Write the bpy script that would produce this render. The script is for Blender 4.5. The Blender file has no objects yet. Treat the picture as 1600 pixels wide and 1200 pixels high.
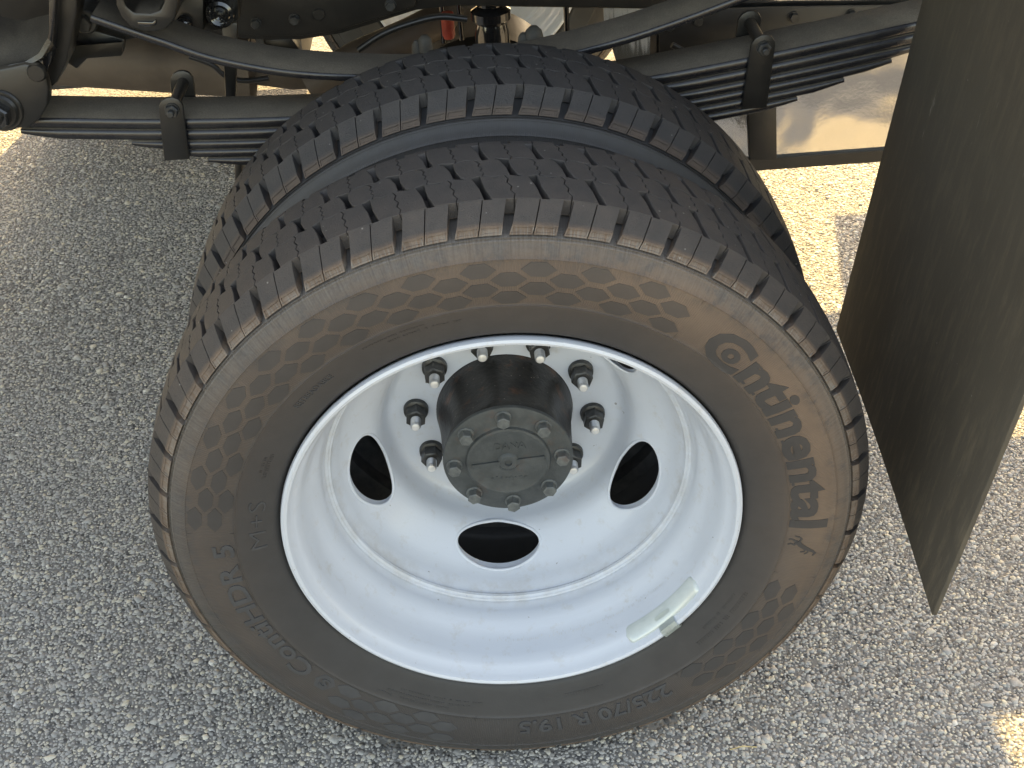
import bpy, bmesh, math, random
import numpy as np
from mathutils import Vector, Matrix
random.seed(7); rng = np.random.default_rng(7)
S = bpy.context.scene
COL = S.collection
PI = math.pi

# ------------------------------------------------------------------ camera
ZA = 0.395                                     # axle height above the ground
CP = Vector((0.0023, -1.0743, 0.9889 + ZA))
YAW, PIT, ROL, FPX = 0.00722, 0.63208, -0.06937, 1999.1
fw = Vector((math.sin(YAW)*math.cos(PIT), math.cos(YAW)*math.cos(PIT), -math.sin(PIT)))
r0 = fw.cross(Vector((0, 0, 1))).normalized(); u0 = r0.cross(fw)
rt = r0*math.cos(ROL) + u0*math.sin(ROL); up = -r0*math.sin(ROL) + u0*math.cos(ROL)
cam = bpy.data.cameras.new('camera'); camo = bpy.data.objects.new('camera', cam); COL.objects.link(camo)
camo.matrix_world = Matrix(((rt.x, up.x, -fw.x, CP.x), (rt.y, up.y, -fw.y, CP.y), (rt.z, up.z, -fw.z, CP.z), (0, 0, 0, 1)))
cam.sensor_fit = 'HORIZONTAL'; cam.sensor_width = 36; cam.lens = 36*FPX/1600
cam.clip_start = 0.02; cam.clip_end = 2000
S.camera = camo

def at(px, py, Y):
    d = fw + rt*((px-800)/FPX) + up*((600-py)/FPX)
    return CP + d*((Y-CP.y)/d.y)

# ------------------------------------------------------------------ light
SUN = Vector((0.25, 1.28, 1.0)).normalized()
world = bpy.data.worlds.new('World'); S.world = world; world.use_nodes = True
wn = world.node_tree.nodes; wn.clear()
sky = wn.new('ShaderNodeTexSky'); sky.sky_type = 'NISHITA'; sky.sun_disc = False
sky.sun_elevation = math.asin(SUN.z); sky.sun_rotation = math.atan2(SUN.x, SUN.y)
sky.air_density = 1.0; sky.dust_density = 2.5; sky.ozone_density = 0.6
bg = wn.new('ShaderNodeBackground'); bg.inputs[1].default_value = 0.15
wo = wn.new('ShaderNodeOutputWorld')
world.node_tree.links.new(sky.outputs[0], bg.inputs[0]); world.node_tree.links.new(bg.outputs[0], wo.inputs[0])
sl = bpy.data.lights.new('sun', 'SUN'); sl.energy = 2.9; sl.angle = math.radians(0.53); sl.color = (1.0, 0.82, 0.47)
slo = bpy.data.objects.new('sun', sl); COL.objects.link(slo)
slo.rotation_euler = SUN.to_track_quat('Z', 'Y').to_euler()
vs = S.view_settings
vs.view_transform = 'Standard'; vs.look = 'None'; vs.gamma = 1.0; vs.use_curve_mapping = False
vs.exposure = 2.30
vs.use_white_balance = True; vs.white_balance_temperature = 10100; vs.white_balance_tint = 11

# ------------------------------------------------------------------ materials
class NT:
    def __init__(s, name):
        s.m = bpy.data.materials.new(name); s.m.use_nodes = True
        s.t = s.m.node_tree; s.n = s.t.nodes; s.b = s.n['Principled BSDF']; s.out = s.n['Material Output']
    def new(s, typ, **kw):
        n = s.n.new('ShaderNode'+typ)
        for k, v in kw.items(): setattr(n, k, v)
        return n
    def link(s, a, b): s.t.links.new(a, b)
    def setv(s, sock, v):
        if hasattr(v, 'is_output') or isinstance(v, bpy.types.NodeSocket): s.link(v, sock)
        else: sock.default_value = v
    def math(s, op, a, b=0.0, c=None, clamp=False):
        n = s.new('Math', operation=op, use_clamp=clamp); s.setv(n.inputs[0], a); s.setv(n.inputs[1], b)
        if c is not None: s.setv(n.inputs[2], c)
        return n.outputs[0]
    def noise(s, scale, detail=4, rough=0.55, vec=None, dist=0.0):
        n = s.new('TexNoise'); n.inputs['Scale'].default_value = scale; n.inputs['Detail'].default_value = detail
        n.inputs['Roughness'].default_value = rough; n.inputs['Distortion'].default_value = dist
        s.link(vec if vec is not None else s.pos(), n.inputs['Vector']); return n.outputs['Fac']
    def pos(s):
        if not hasattr(s, '_p'): s._p = s.new('NewGeometry').outputs['Position']
        return s._p
    def ramp(s, fac, stops, interp='LINEAR'):
        n = s.new('ValToRGB'); n.color_ramp.interpolation = interp; e = n.color_ramp.elements
        while len(e) < len(stops): e.new(0.5)
        for i, (p, c) in enumerate(stops):
            e[i].position = p; e[i].color = (c[0], c[1], c[2], 1) if hasattr(c, '__len__') else (c, c, c, 1)
        s.link(fac, n.inputs[0]); return n.outputs['Color']
    def mix(s, fac, a, b, bt='MIX'):
        n = s.new('Mix', data_type='RGBA', blend_type=bt)
        s.setv(n.inputs['Factor'], fac)
        for k, v in ((6, a), (7, b)):
            if isinstance(v, tuple): n.inputs[k].default_value = (v[0], v[1], v[2], 1)
            else: s.link(v, n.inputs[k])
        return n.outputs[2]
    def bump(s, h, strength=0.3, dist=0.001, prev=None):
        n = s.new('Bump'); n.inputs['Strength'].default_value = strength; n.inputs['Distance'].default_value = dist
        s.link(h, n.inputs['Height'])
        if prev is not None: s.link(prev, n.inputs['Normal'])
        return n.outputs[0]
    def remap(s, v, a, b, c=0.0, d=1.0):
        n = s.new('MapRange'); n.clamp = True; s.link(v, n.inputs[0])
        for i, x in enumerate((a, b, c, d)): n.inputs[i+1].default_value = x
        return n.outputs[0]
    def fin(s, color=None, rough=None, normal=None, metal=None, spec=None, coat=None, ior=None):
        b = s.b.inputs
        for k, v in (('Base Color', color), ('Roughness', rough), ('Metallic', metal), ('Specular IOR Level', spec), ('Coat Weight', coat), ('IOR', ior)):
            if v is None: continue
            if isinstance(v, tuple): b[k].default_value = (v[0], v[1], v[2], 1)
            else: s.setv(b[k], v)
        if normal is not None: s.link(normal, b['Normal'])
        return s.m
    def sep(s):
        n = s.new('SeparateXYZ'); s.link(s.pos(), n.inputs[0]); return n.outputs
    def polar(s):
        o = s.sep(); z = s.math('SUBTRACT', o[2], ZA)
        R = s.math('SQRT', s.math('ADD', s.math('MULTIPLY', o[0], o[0]), s.math('MULTIPLY', z, z)))
        A = s.math('ARCTAN2', z, o[0]); return R, A, o[1], z, o[0]

def mat_tyre(kind):
    t = NT('tyre_rubber_'+kind)
    R, A, Y, Z, X = t.polar()
    big = t.noise(7, 5, 0.6); mid = t.noise(38, 5, 0.65); fine = t.noise(420, 3, 0.6)
    cmb = t.new('CombineXYZ')                      # stretched radially: noise in (angle, radius)
    t.link(t.math('MULTIPLY', A, 60.0), cmb.inputs[0]); t.link(t.math('MULTIPLY', R, 9.0), cmb.inputs[1])
    streak = t.noise(3.2, 4, 0.7, vec=cmb.outputs[0])
    clean = t.mix(mid, (0.033, 0.034, 0.036), (0.055, 0.056, 0.058))
    dustc = t.mix(big, (0.160, 0.100, 0.070), (0.255, 0.178, 0.125))
    grey = (0.24, 0.225, 0.205)
    if kind == 'side' or kind == 'text' or kind == 'hex':
        band = t.ramp(t.remap(R, 0.255, 0.405), [(0.0, 0.07), (0.18, 0.14), (0.33, 0.22), (0.40, 0.46), (0.62, 0.68), (0.74, 0.58), (0.80, 0.42), (0.835, 0.55), (0.85, 0.12), (1.0, 0.12)])
        side = t.remap(X, -0.25, 0.33, 0.55, 1.25)            # driven-in road dirt is heaviest on the rear half
        low = t.remap(Z, -0.34, 0.08, 0.22, 1.0)
        m = t.math('MULTIPLY', t.math('MULTIPLY', band, side), low)
        m = t.math('MULTIPLY', m, t.remap(t.math('ADD', big, t.math('MULTIPLY', streak, 0.35)), 0.38, 0.88, 0.55, 1.15), clamp=True)
        near = t.remap(Y, 0.15, 0.2, 1.0, 0.12); m = t.math('MULTIPLY', m, near)
        if kind == 'text': m = t.math('MULTIPLY', m, 0.16)
        if kind == 'hex': m = t.math('MULTIPLY', m, 0.36)
        c = t.mix(m, clean, dustc)
        if kind == 'side':
            blot = t.math('MULTIPLY', t.remap(t.noise(52, 7, 0.72), 0.50, 0.62), t.ramp(t.remap(R, 0.35, 0.39), [(0, 0), (0.3, 0.55), (0.75, 0.6), (0.82, 0)]))
            c = t.mix(blot, c, (0.055, 0.055, 0.058))
            sc = t.math('MULTIPLY', t.ramp(t.remap(R, 0.355, 0.40), [(0, 0), (0.18, 0.08), (0.30, 0.25), (0.5, 0.3), (0.56, 0.95), (0.66, 0.2), (1, 0.0)]),
                        t.remap(t.math('ADD', streak, t.math('MULTIPLY', fine, 0.5)), 0.55, 0.95))
            sc = t.math('MULTIPLY', t.math('MULTIPLY', sc, near), t.remap(Z, -0.3, 0.1, 0.35, 1.0))
            c = t.mix(sc, c, grey)
            ribm = t.ramp(t.remap(R, 0.30, 0.40), [(0.0, 0), (0.09, 0), (0.11, 0.6), (0.62, 0.6), (0.66, 0.12), (0.80, 0.12), (0.82, 0)], 'CONSTANT')
            wav = t.math('MULTIPLY', t.math('SINE', t.math('MULTIPLY', A, 900.0)), ribm)
            b = t.bump(wav, 0.35, 0.0006)
            circ = t.math('SINE', t.math('MULTIPLY', R, 4200.0))
            cm = t.ramp(t.remap(R, 0.25, 0.40), [(0, 0.5), (0.38, 0.12), (0.42, 0), (1, 0)])
            b = t.bump(t.math('MULTIPLY', circ, cm), 0.12, 0.0004, b)
            b = t.bump(fine, 0.22, 0.0006, b)
        else:
            b = t.bump(fine, 0.2, 0.0005)
        rough = t.remap(m, 0, 1, 0.50, 0.85)
    else:
        # tread: wiped clean on the crown, dusty on the shoulder step and in the grooves
        m = t.ramp(t.remap(R, 0.375, 0.415), [(0, 0.9), (0.3, 0.85), (0.41, 0.6), (0.47, 0.14), (0.70, 0.16), (0.78, 0.17), (0.9, 0.18), (1.0, 0.20)])
        near = t.remap(Y, 0.015, 0.06, 1.0, 0.7)
        near = t.math('MULTIPLY', near, t.remap(Y, 0.18, 0.22, 1.0, 0.7))
        m = t.math('MULTIPLY', t.math('MULTIPLY', m, near), t.remap(mid, 0.3, 0.7, 0.6, 1.25), clamp=True)
        c = t.mix(m, clean, dustc)
        sc = t.math('MULTIPLY', t.ramp(t.remap(R, 0.375, 0.40), [(0, 0.6), (0.28, 0.95), (0.48, 0.75), (0.66, 0.05), (1, 0)]), t.remap(t.math('ADD', streak, t.math('MULTIPLY', mid, 0.6)), 0.70, 0.95))
        sc = t.math('MULTIPLY', sc, t.remap(Y, 0.02, 0.05, 1.0, 0.0))
        sc = t.math('MULTIPLY', sc, t.remap(Z, -0.3, 0.15, 0.1, 1.0))
        c = t.mix(sc, c, grey)
        v = t.new('TexVoronoi'); v.inputs['Scale'].default_value = 55; t.link(t.pos(), v.inputs['Vector'])
        spk = t.remap(v.outputs['Distance'], 0.04, 0.07, 0.8, 0.0)
        c = t.mix(spk, c, (0.33, 0.31, 0.28))
        b = t.bump(t.noise(700, 4, 0.75), 0.8, 0.0012); b = t.bump(t.noise(150, 5, 0.7), 0.5, 0.002, b)
        rough = t.remap(m, 0, 1, 0.62, 0.9)
    return t.fin(c, rough, b, spec=0.4)

def mat_white():
    t = NT('white_wheel_paint'); n = t.noise(9, 3); f = t.noise(300, 3)
    c = t.mix(n, (0.575, 0.62, 0.685), (0.635, 0.675, 0.735))
    R, A, Y, Z, X = t.polar()
    cmb = t.new('CombineXYZ'); t.link(t.math('MULTIPLY', A, 3.0), cmb.inputs[0]); t.link(t.math('MULTIPLY', R, 60.0), cmb.inputs[1]); t.link(t.math('MULTIPLY', Y, 40.0), cmb.inputs[2])
    rings = t.noise(1.3, 4, 0.6, vec=cmb.outputs[0])
    spots = t.noise(55, 6, 0.7)
    grime = t.math('MULTIPLY', t.remap(spots, 0.56, 0.76), 0.45)
    c = t.mix(grime, c, (0.46, 0.42, 0.36))
    gv = t.math('MULTIPLY', t.math('MULTIPLY', t.remap(Y, 0.085, 0.100), t.remap(Y, 0.112, 0.130, 1.0, 0.0)), t.remap(t.noise(30, 6, 0.7), 0.42, 0.66, 0.0, 0.5))
    c = t.mix(gv, c, (0.42, 0.40, 0.37))
    chip = t.remap(t.noise(130, 3, 0.6), 0.735, 0.75, 0.0, 0.7)
    c = t.mix(chip, c, (0.16, 0.14, 0.12))
    return t.fin(c, t.remap(n, 0.3, 0.7, 0.28, 0.36), t.bump(rings, 0.12, 0.002, t.bump(f, 0.05, 0.0006)), coat=0.25)

def simple(name, c1, c2, rough, metal=0.0, nscale=60, bump=0.25, bdist=0.001, bscale=300, spec=None, coat=None, speck=None, rust=0.0):
    t = NT(name); n = t.noise(nscale, 5, 0.6)
    c = t.mix(t.remap(n, 0.35, 0.65), c1, c2)
    if rust: c = t.mix(t.math('MULTIPLY', t.remap(t.noise(24, 6, 0.7), 0.57, 0.70), rust), c, (0.16, 0.06, 0.025))
    if speck:
        v = t.new('TexVoronoi'); v.inputs['Scale'].default_value = speck; t.link(t.pos(), v.inputs['Vector'])
        c = t.mix(t.remap(v.outputs['Distance'], 0.06, 0.10, 0.6, 0.0), c, (0.32, 0.29, 0.25))
    return t.fin(c, rough, t.bump(t.noise(bscale, 4, 0.6), bump, bdist), metal, spec, coat)

def mat_chassis(name, base, dust, dustcol, rough):
    # black paint that has collected road dust on its upward faces
    t = NT(name); g = t.new('NewGeometry'); sp = t.new('SeparateXYZ'); t.link(g.outputs['Normal'], sp.inputs[0])
    n = t.noise(26, 6, 0.65); f = t.noise(650, 3, 0.7)
    upf = t.remap(sp.outputs[2], 0.80, 0.97)
    m = t.math('MULTIPLY', t.math('MULTIPLY', upf, t.remap(n, 0.3, 0.62, 0.78, 1.0)), dust, clamp=True)
    m = t.math('ADD', m, t.math('MULTIPLY', t.remap(n, 0.45, 0.8), 0.10), clamp=True)
    fc = t.mix(t.remap(f, 0.35, 0.65), tuple(x*0.72 for x in dustcol), tuple(x*1.22 for x in dustcol))
    c = t.mix(m, base, fc)
    return t.fin(c, t.remap(m, 0, 0.8, rough, 0.85), t.bump(f, 0.25, 0.0007, t.bump(n, 0.2, 0.002)), spec=0.6)

M = dict(
    side=mat_tyre('side'), text=mat_tyre('text'), hex=mat_tyre('hex'), plate=simple('clean_rubber_plate', (0.055, 0.055, 0.058), (0.070, 0.070, 0.072), 0.5, nscale=40, bscale=700), tread=mat_tyre('tread'), white=mat_white(),
    cast=simple('grey_cast_cap', (0.058, 0.065, 0.067), (0.088, 0.096, 0.097), 0.55, 0.25, 50, 0.45, 0.0012, 380, rust=0.35),
    hub=simple('black_cast_hub', (0.012, 0.012, 0.013), (0.032, 0.030, 0.028), 0.42, 0.0, 30, 0.5, 0.002, 140, speck=120, rust=0.6),
    capbolt=simple('worn_bolt_head', (0.10, 0.11, 0.11), (0.17, 0.18, 0.175), 0.5, 0.3, 120, 0.3, rust=0.4), inrim=simple('dark_inner_rim', (0.035, 0.036, 0.037), (0.07, 0.07, 0.068), 0.6),  # inner wheel's rim set darker than the outer rim
    nut=simple('dark_plated_nut', (0.045, 0.046, 0.046), (0.09, 0.09, 0.088), 0.42, 0.6, 80, 0.2),
    zinc=simple('zinc_stud', (0.50, 0.52, 0.54), (0.68, 0.69, 0.70), 0.36, 0.7, 90, 0.2),
    stud_tip=simple('bare_stud_tip', (0.74, 0.72, 0.70), (0.85, 0.83, 0.80), 0.4, 0.3, 120, 0.3),
    weight=simple('clear_coated_weight', (0.56, 0.62, 0.60), (0.63, 0.68, 0.66), 0.28, 0.15, 40, 0.25, 0.001, 160, coat=0.6),
    spring=mat_chassis('dusty_black_spring', (0.016, 0.016, 0.019), 0.95, (0.190, 0.158, 0.120), 0.16),
    chassis=mat_chassis('dusty_black_chassis', (0.016, 0.014, 0.012), 0.8, (0.16, 0.125, 0.092), 0.42),
    bracket=mat_chassis('black_bracket', (0.015, 0.014, 0.013), 0.5, (0.14, 0.115, 0.088), 0.34),
    shiny=simple('glossy_black', (0.010, 0.010, 0.011), (0.016, 0.016, 0.016), 0.12, 0.0, 30, 0.12, 0.001, 60, spec=0.9, coat=0.6),
    pipe=simple('brown_exhaust', (0.09, 0.070, 0.056), (0.15, 0.118, 0.092), 0.6, 0.2, 8, 0.2),
    red=simple('red_fitting', (0.38, 0.05, 0.03), (0.5, 0.07, 0.04), 0.45),
    rubberpad=simple('grey_rubber_pad', (0.075, 0.07, 0.06), (0.12, 0.11, 0.09), 0.7),
    shade_blk=simple('shade_block_paint', (0.02, 0.02, 0.022), (0.04, 0.04, 0.042), 0.5),
    shade_boxw=simple('shade_box_panel', (0.62, 0.62, 0.60), (0.70, 0.70, 0.68), 0.4),
)
def mat_tank():
    t = NT('glossy_tank'); n = t.noise(7, 2); f = t.noise(170, 3)
    return t.fin(t.mix(n, (0.012, 0.012, 0.013), (0.02, 0.019, 0.018)), 0.10, t.bump(n, 0.35, 0.012, t.bump(f, 0.12, 0.0008)), metal=0.0, spec=1.0, ior=3.2)
M['tank'] = mat_tank()
def mat_flap():
    t = NT('mud_flap_rubber')
    tc = t.new('TexCoord'); mp = t.new('Mapping'); mp.inputs['Scale'].default_value = (1, 5, 1); t.link(tc.outputs['Object'], mp.inputs[0])
    mp2 = t.new('Mapping'); mp2.inputs['Scale'].default_value = (1, 1, 0.16); t.link(tc.outputs['Object'], mp2.inputs[0])
    st = t.noise(70, 5, 0.7, vec=mp2.outputs[0]); bigm = t.noise(5, 4); f = t.noise(260, 4, 0.6)
    o = t.sep()
    c = t.mix(bigm, (0.072, 0.061, 0.048), (0.100, 0.086, 0.067))
    low = t.remap(o[2], 0.25, 0.75, 1.0, 0.35)
    c = t.mix(t.math('MULTIPLY', t.remap(st, 0.48, 0.72), t.math('MULTIPLY', low, 0.45)), c, (0.24, 0.19, 0.13))
    sc = t.noise(38, 8, 0.75, vec=mp2.outputs[0])
    c = t.mix(t.remap(sc, 0.64, 0.72, 0, 0.65), c, (0.30, 0.27, 0.23))
    v = t.new('TexVoronoi'); v.inputs['Scale'].default_value = 26; t.link(t.pos(), v.inputs['Vector'])
    c = t.mix(t.remap(v.outputs['Distance'], 0.02, 0.035, 0.5, 0.0), c, (0.3, 0.28, 0.25))
    return t.fin(c, 0.66, t.bump(f, 0.3, 0.001, t.bump(st, 0.3, 0.001)), spec=0.35)
M['flap'] = mat_flap()
def mat_asphalt():
    t = NT('asphalt_binder'); n = t.noise(1.6, 4); f = t.noise(240, 5, 0.7)
    v = t.new('TexVoronoi'); v.inputs['Scale'].default_value = 130; t.link(t.pos(), v.inputs['Vector'])
    sp = t.new('SeparateColor'); t.link(v.outputs['Color'], sp.inputs[0])
    st = t.ramp(sp.outputs[0], [(0, (0.05, 0.05, 0.052)), (0.35, (0.11, 0.11, 0.11)), (0.7, (0.2, 0.195, 0.18)), (1, (0.42, 0.39, 0.33))])
    edge = t.remap(v.outputs['Distance'], 0.30, 0.62, 1.0, 0.0)
    c = t.mix(edge, (0.20, 0.193, 0.18), st)
    c = t.mix(t.remap(n, 0.3, 0.7, 0.0, 0.3), c, (0.2, 0.19, 0.175))
    return t.fin(c, 0.9, t.bump(edge, 0.8, 0.003, t.bump(f, 0.6, 0.001)))
M['asphalt'] = mat_asphalt()
def mat_stone():
    t = NT('asphalt_aggregate'); a = t.new('Attribute'); a.attribute_name = 'tone'
    f = t.noise(520, 4, 0.7); l = t.noise(3.0, 3)
    c = t.ramp(a.outputs['Fac'], [(0.0, (0.22, 0.212, 0.2)), (0.25, (0.44, 0.426, 0.40)), (0.52, (0.58, 0.555, 0.505)), (0.78, (0.70, 0.65, 0.54)), (0.93, (0.80, 0.71, 0.54)), (1.0, (0.88, 0.85, 0.78))])
    c = t.mix(t.remap(f, 0.3, 0.7, 0.0, 0.30), c, (0.16, 0.155, 0.15))
    c = t.mix(t.remap(l, 0.35, 0.65, 0.0, 0.12), c, (0.25, 0.24, 0.225))
    return t.fin(c, 0.8, t.bump(f, 0.5, 0.0012))
M['stone'] = mat_stone()

# ------------------------------------------------------------------ helpers
def link(o, parent=None):
    COL.objects.link(o)
    if parent is not None: o.parent = parent
    return o
def empty(name, parent=None, loc=(0, 0, 0)):
    o = bpy.data.objects.new(name, None); o.location = loc; o.empty_display_size = 0.1; return link(o, parent)
def mesh_obj(name, me, mat, parent=None, smooth=None, loc=None):
    if not me.materials: me.materials.append(mat)
    if smooth is not None:
        me.polygons.foreach_set('use_smooth', [True]*len(me.polygons))
        me.set_sharp_from_angle(angle=math.radians(smooth))
    o = bpy.data.objects.new(name, me)
    if loc: o.location = loc
    return link(o, parent)
def bm_obj(name, bm, mat, parent=None, smooth=None, loc=None, recalc=True):
    if recalc: bmesh.ops.recalc_face_normals(bm, faces=bm.faces)
    me = bpy.data.meshes.new(name); bm.to_mesh(me); bm.free()
    return mesh_obj(name, me, mat, parent, smooth, loc)

def lathe(bm, prof, seg=192, closed=True, rfun=None, c=(0, 0, 0)):
    """profile points (R, y) turned about the Y axis through c"""
    n = len(prof); rings = []
    for i in range(seg):
        a = 2*PI*i/seg
        ring = []
        for (R, y) in prof:
            r = rfun(R, y, a) if rfun else R
            ring.append(bm.verts.new((c[0]+r*math.cos(a), c[1]+y, c[2]+r*math.sin(a))))
        rings.append(ring)
    for i in range(seg):
        A, B = rings[i], rings[(i+1) % seg]
        for j in range(n if closed else n-1):
            k = (j+1) % n
            bm.faces.new((A[j], A[k], B[k], B[j]))
    return rings
def spin_solid(bm, prof, seg=24, c=(0, 0, 0), rfun=None, a0=0.0, axis='y'):
    """solid of revolution, open profile from axis side to axis side, capped"""
    rings = []
    for (R, y) in prof:
        ring = []
        for i in range(seg):
            a = a0+2*PI*i/seg; r = rfun(R, y, a) if rfun else R
            p = {'y': (r*math.cos(a), y, r*math.sin(a)), 'x': (y, r*math.cos(a), r*math.sin(a)), 'z': (r*math.cos(a), r*math.sin(a), y)}[axis]
            ring.append(bm.verts.new((c[0]+p[0], c[1]+p[1], c[2]+p[2])))
        rings.append(ring)
    for A, B in zip(rings, rings[1:]):
        for i in range(seg):
            bm.faces.new((A[i], A[(i+1) % seg], B[(i+1) % seg], B[i]))
    bm.faces.new(rings[0]); bm.faces.new(list(reversed(rings[-1])))
def box(bm, x0, x1, y0, y1, z0, z1):
    v = [bm.verts.new((x, y, z)) for x in (x0, x1) for y in (y0, y1) for z in (z0, z1)]
    for f in ((0, 1, 3, 2), (4, 6, 7, 5), (0, 4, 5, 1), (2, 3, 7, 6), (0, 2, 6, 4), (1, 5, 7, 3)): bm.faces.new([v[i] for i in f])
    return v
def bevel(bm, w, seg=2, ang=25):
    es = [e for e in bm.edges if len(e.link_faces) == 2 and e.calc_face_angle(0) > math.radians(ang)]
    bmesh.ops.bevel(bm, geom=es, offset=w, segments=seg, profile=0.5, affect='EDGES', clamp_overlap=True)
def prism(bm, pts3, dy):
    """polygon given by 3-D points, pushed dy along +Y"""
    A = [bm.verts.new(p) for p in pts3]; B = [bm.verts.new((p[0], p[1]+dy, p[2])) for p in pts3]
    bm.faces.new(A); bm.faces.new(list(reversed(B))); n = len(A)
    for i in range(n): bm.faces.new((A[i], B[i], B[(i+1) % n], A[(i+1) % n]))
def px_plate(name, pts, Y, dy, mat, parent, bw=0.002, smooth=30):
    bm = bmesh.new(); prism(bm, [at(x, y, Y) for x, y in pts], dy)
    bmesh.ops.recalc_face_normals(bm, faces=bm.faces)
    if bw: bevel(bm, bw)
    return bm_obj(name, bm, mat, parent, smooth)
def tube(bm, pts, r, seg=12, cap=True):
    pts = [Vector(p) for p in pts]; rings = []
    for i, p in enumerate(pts):
        d = (pts[min(i+1, len(pts)-1)]-pts[max(i-1, 0)]).normalized()
        a = Vector((0, 0, 1)) if abs(d.z) < 0.9 else Vector((1, 0, 0))
        u = d.cross(a).normalized(); v = d.cross(u); rr = r[i] if hasattr(r, '__len__') else r
        rings.append([bm.verts.new(p+(u*math.cos(2*PI*k/seg)+v*math.sin(2*PI*k/seg))*rr) for k in range(seg)])
    for A, B in zip(rings, rings[1:]):
        for k in range(seg): bm.faces.new((A[k], A[(k+1) % seg], B[(k+1) % seg], B[k]))
    if cap: bm.faces.new(rings[0]); bm.faces.new(list(reversed(rings[-1])))
def catmull(P, sub):
    P = [Vector((*p, 0)) if len(p) == 2 else Vector(p) for p in P]; out = []
    for i in range(len(P)-1):
        a, b, c, d = P[max(i-1, 0)], P[i], P[i+1], P[min(i+2, len(P)-1)]
        for k in range(sub):
            t = k/sub
            out.append(0.5*((2*b)+(c-a)*t+(2*a-5*b+4*c-d)*t*t+(3*b-a-3*c+d)*t**3))
    out.append(P[-1]); return out

# ================================================================== GROUND
bm = bmesh.new(); q = 150
v = [bm.verts.new(p) for p in ((-q, -q, 0), (q, -q, 0), (q, q, 0), (-q, q, 0))]; bm.faces.new(v)
g = bm_obj('asphalt_ground', bm, M['asphalt'], recalc=False); g['kind'] = 'structure'; g['label'] = 'grey stony asphalt under and around the truck'

def stones():
    pts = []
    def region(x0, x1, y0, y1, sp, f0=None, f1=None):
        xs = np.arange(x0, x1, sp); ys = np.arange(y0, y1, sp*0.9)
        X, Y = np.meshgrid(xs, ys); X[1::2] += sp/2
        X = X + rng.uniform(-.42, .42, X.shape)*sp; Y = Y + rng.uniform(-.42, .42, Y.shape)*sp
        P = np.stack([X.ravel(), Y.ravel(), np.full(X.size, sp)], 1)
        if f0 is not None: P = P[rng.random(len(P)) < np.clip((P[:, 1]-f0)/(f1-f0), 0, 1)]   # one spacing fades into the next
        pts.append(P)
    region(-1.0, 1.0, -0.34, 1.45, 0.0054, 1.45, 0.75)
    region(-1.5, 1.15, 0.75, 1.75, 0.0062, 0.75, 1.45)
    region(-1.6, 1.3, 1.75, 2.2, 0.0078)
    P = np.concatenate(pts)
    # drop stones the tyres stand on
    k = ~((np.abs(P[:, 0]) < 0.20) & (P[:, 1] > 0.02) & (P[:, 1] < 0.60)); P = P[k]
    n = len(P); K = 5; P[:, 2] = np.clip(P[:, 2], 0, 0.0066)
    siz = P[:, 2]*np.clip(rng.lognormal(-0.50, 0.32, n), 0.32, 1.2)
    big = rng.random(n) < 0.02; siz = np.where(big, siz*1.7, siz)
    rot = rng.uniform(0, 2*PI, n)[:, None]; asp = rng.uniform(0.62, 1.0, n)[:, None]
    ang = (np.arange(K)[None]+rng.uniform(-.32, .32, (n, K)))*2*PI/K
    rad = siz[:, None]*rng.uniform(0.75, 1.15, (n, K))
    lx = rad*np.cos(ang); ly = rad*np.sin(ang)*asp
    cx = lx*np.cos(rot)-ly*np.sin(rot); cy = lx*np.sin(rot)+ly*np.cos(rot)
    tiltx = rng.normal(0, .20, n)[:, None]; tilty = rng.normal(0, .20, n)[:, None]
    h = (siz*rng.uniform(0.08, 0.30, n))[:, None]; sh = rng.uniform(0.55, 0.88, (n, 1))
    V = np.zeros((n, 2*K+1, 3))
    V[:, :K, 0] = P[:, :1]+cx; V[:, :K, 1] = P[:, 1:2]+cy; V[:, :K, 2] = -0.0012
    V[:, K:2*K, 0] = P[:, :1]+cx*sh; V[:, K:2*K, 1] = P[:, 1:2]+cy*sh
    V[:, K:2*K, 2] = h*0.85+cx*sh*tiltx+cy*sh*tilty+rng.uniform(-.10, .10, (n, K))*siz[:, None]
    V[:, 2*K, 0] = P[:, 0]; V[:, 2*K, 1] = P[:, 1]; V[:, 2*K, 2] = h[:, 0]
    f = []
    for i in range(K):
        j = (i+1) % K; f.append((i, j, K+j)); f.append((i, K+j, K+i)); f.append((K+i, K+j, 2*K))
    F = np.array(f)[None]+(np.arange(n)*(2*K+1))[:, None, None]
    print('stones', n, 'tris', n*15); me = bpy.data.meshes.new('asphalt_stones'); nv = n*(2*K+1); nf = n*len(f)
    me.vertices.add(nv); me.vertices.foreach_set('co', V.reshape(-1).astype(np.float32))
    me.loops.add(nf*3); me.loops.foreach_set('vertex_index', F.reshape(-1).astype(np.int32))
    me.polygons.add(nf); me.polygons.foreach_set('loop_start', (np.arange(nf)*3).astype(np.int32))
    tone = np.clip(rng.beta(2.0, 2.6, n), 0, 1); tone = np.where(rng.random(n) < 0.07, rng.uniform(0.85, 1, n), tone)
    at_ = me.attributes.new('tone', 'FLOAT', 'POINT'); at_.data.foreach_set('value', np.repeat(tone, 2*K+1).astype(np.float32))
    me.update(calc_edges=True)
    o = mesh_obj('asphalt_stones', me, M['stone']); o['kind'] = 'stuff'
    o['label'] = 'grey and tan crushed stones set in the asphalt surface'; o['category'] = 'stones'
stones()

# ================================================================== TRUCK
truck = empty('truck')
truck['label'] = 'black truck chassis with white dual rear wheel, leaf springs and rubber mud flap'; truck['category'] = 'truck'
TC = Vector((0, 0, ZA))

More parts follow.
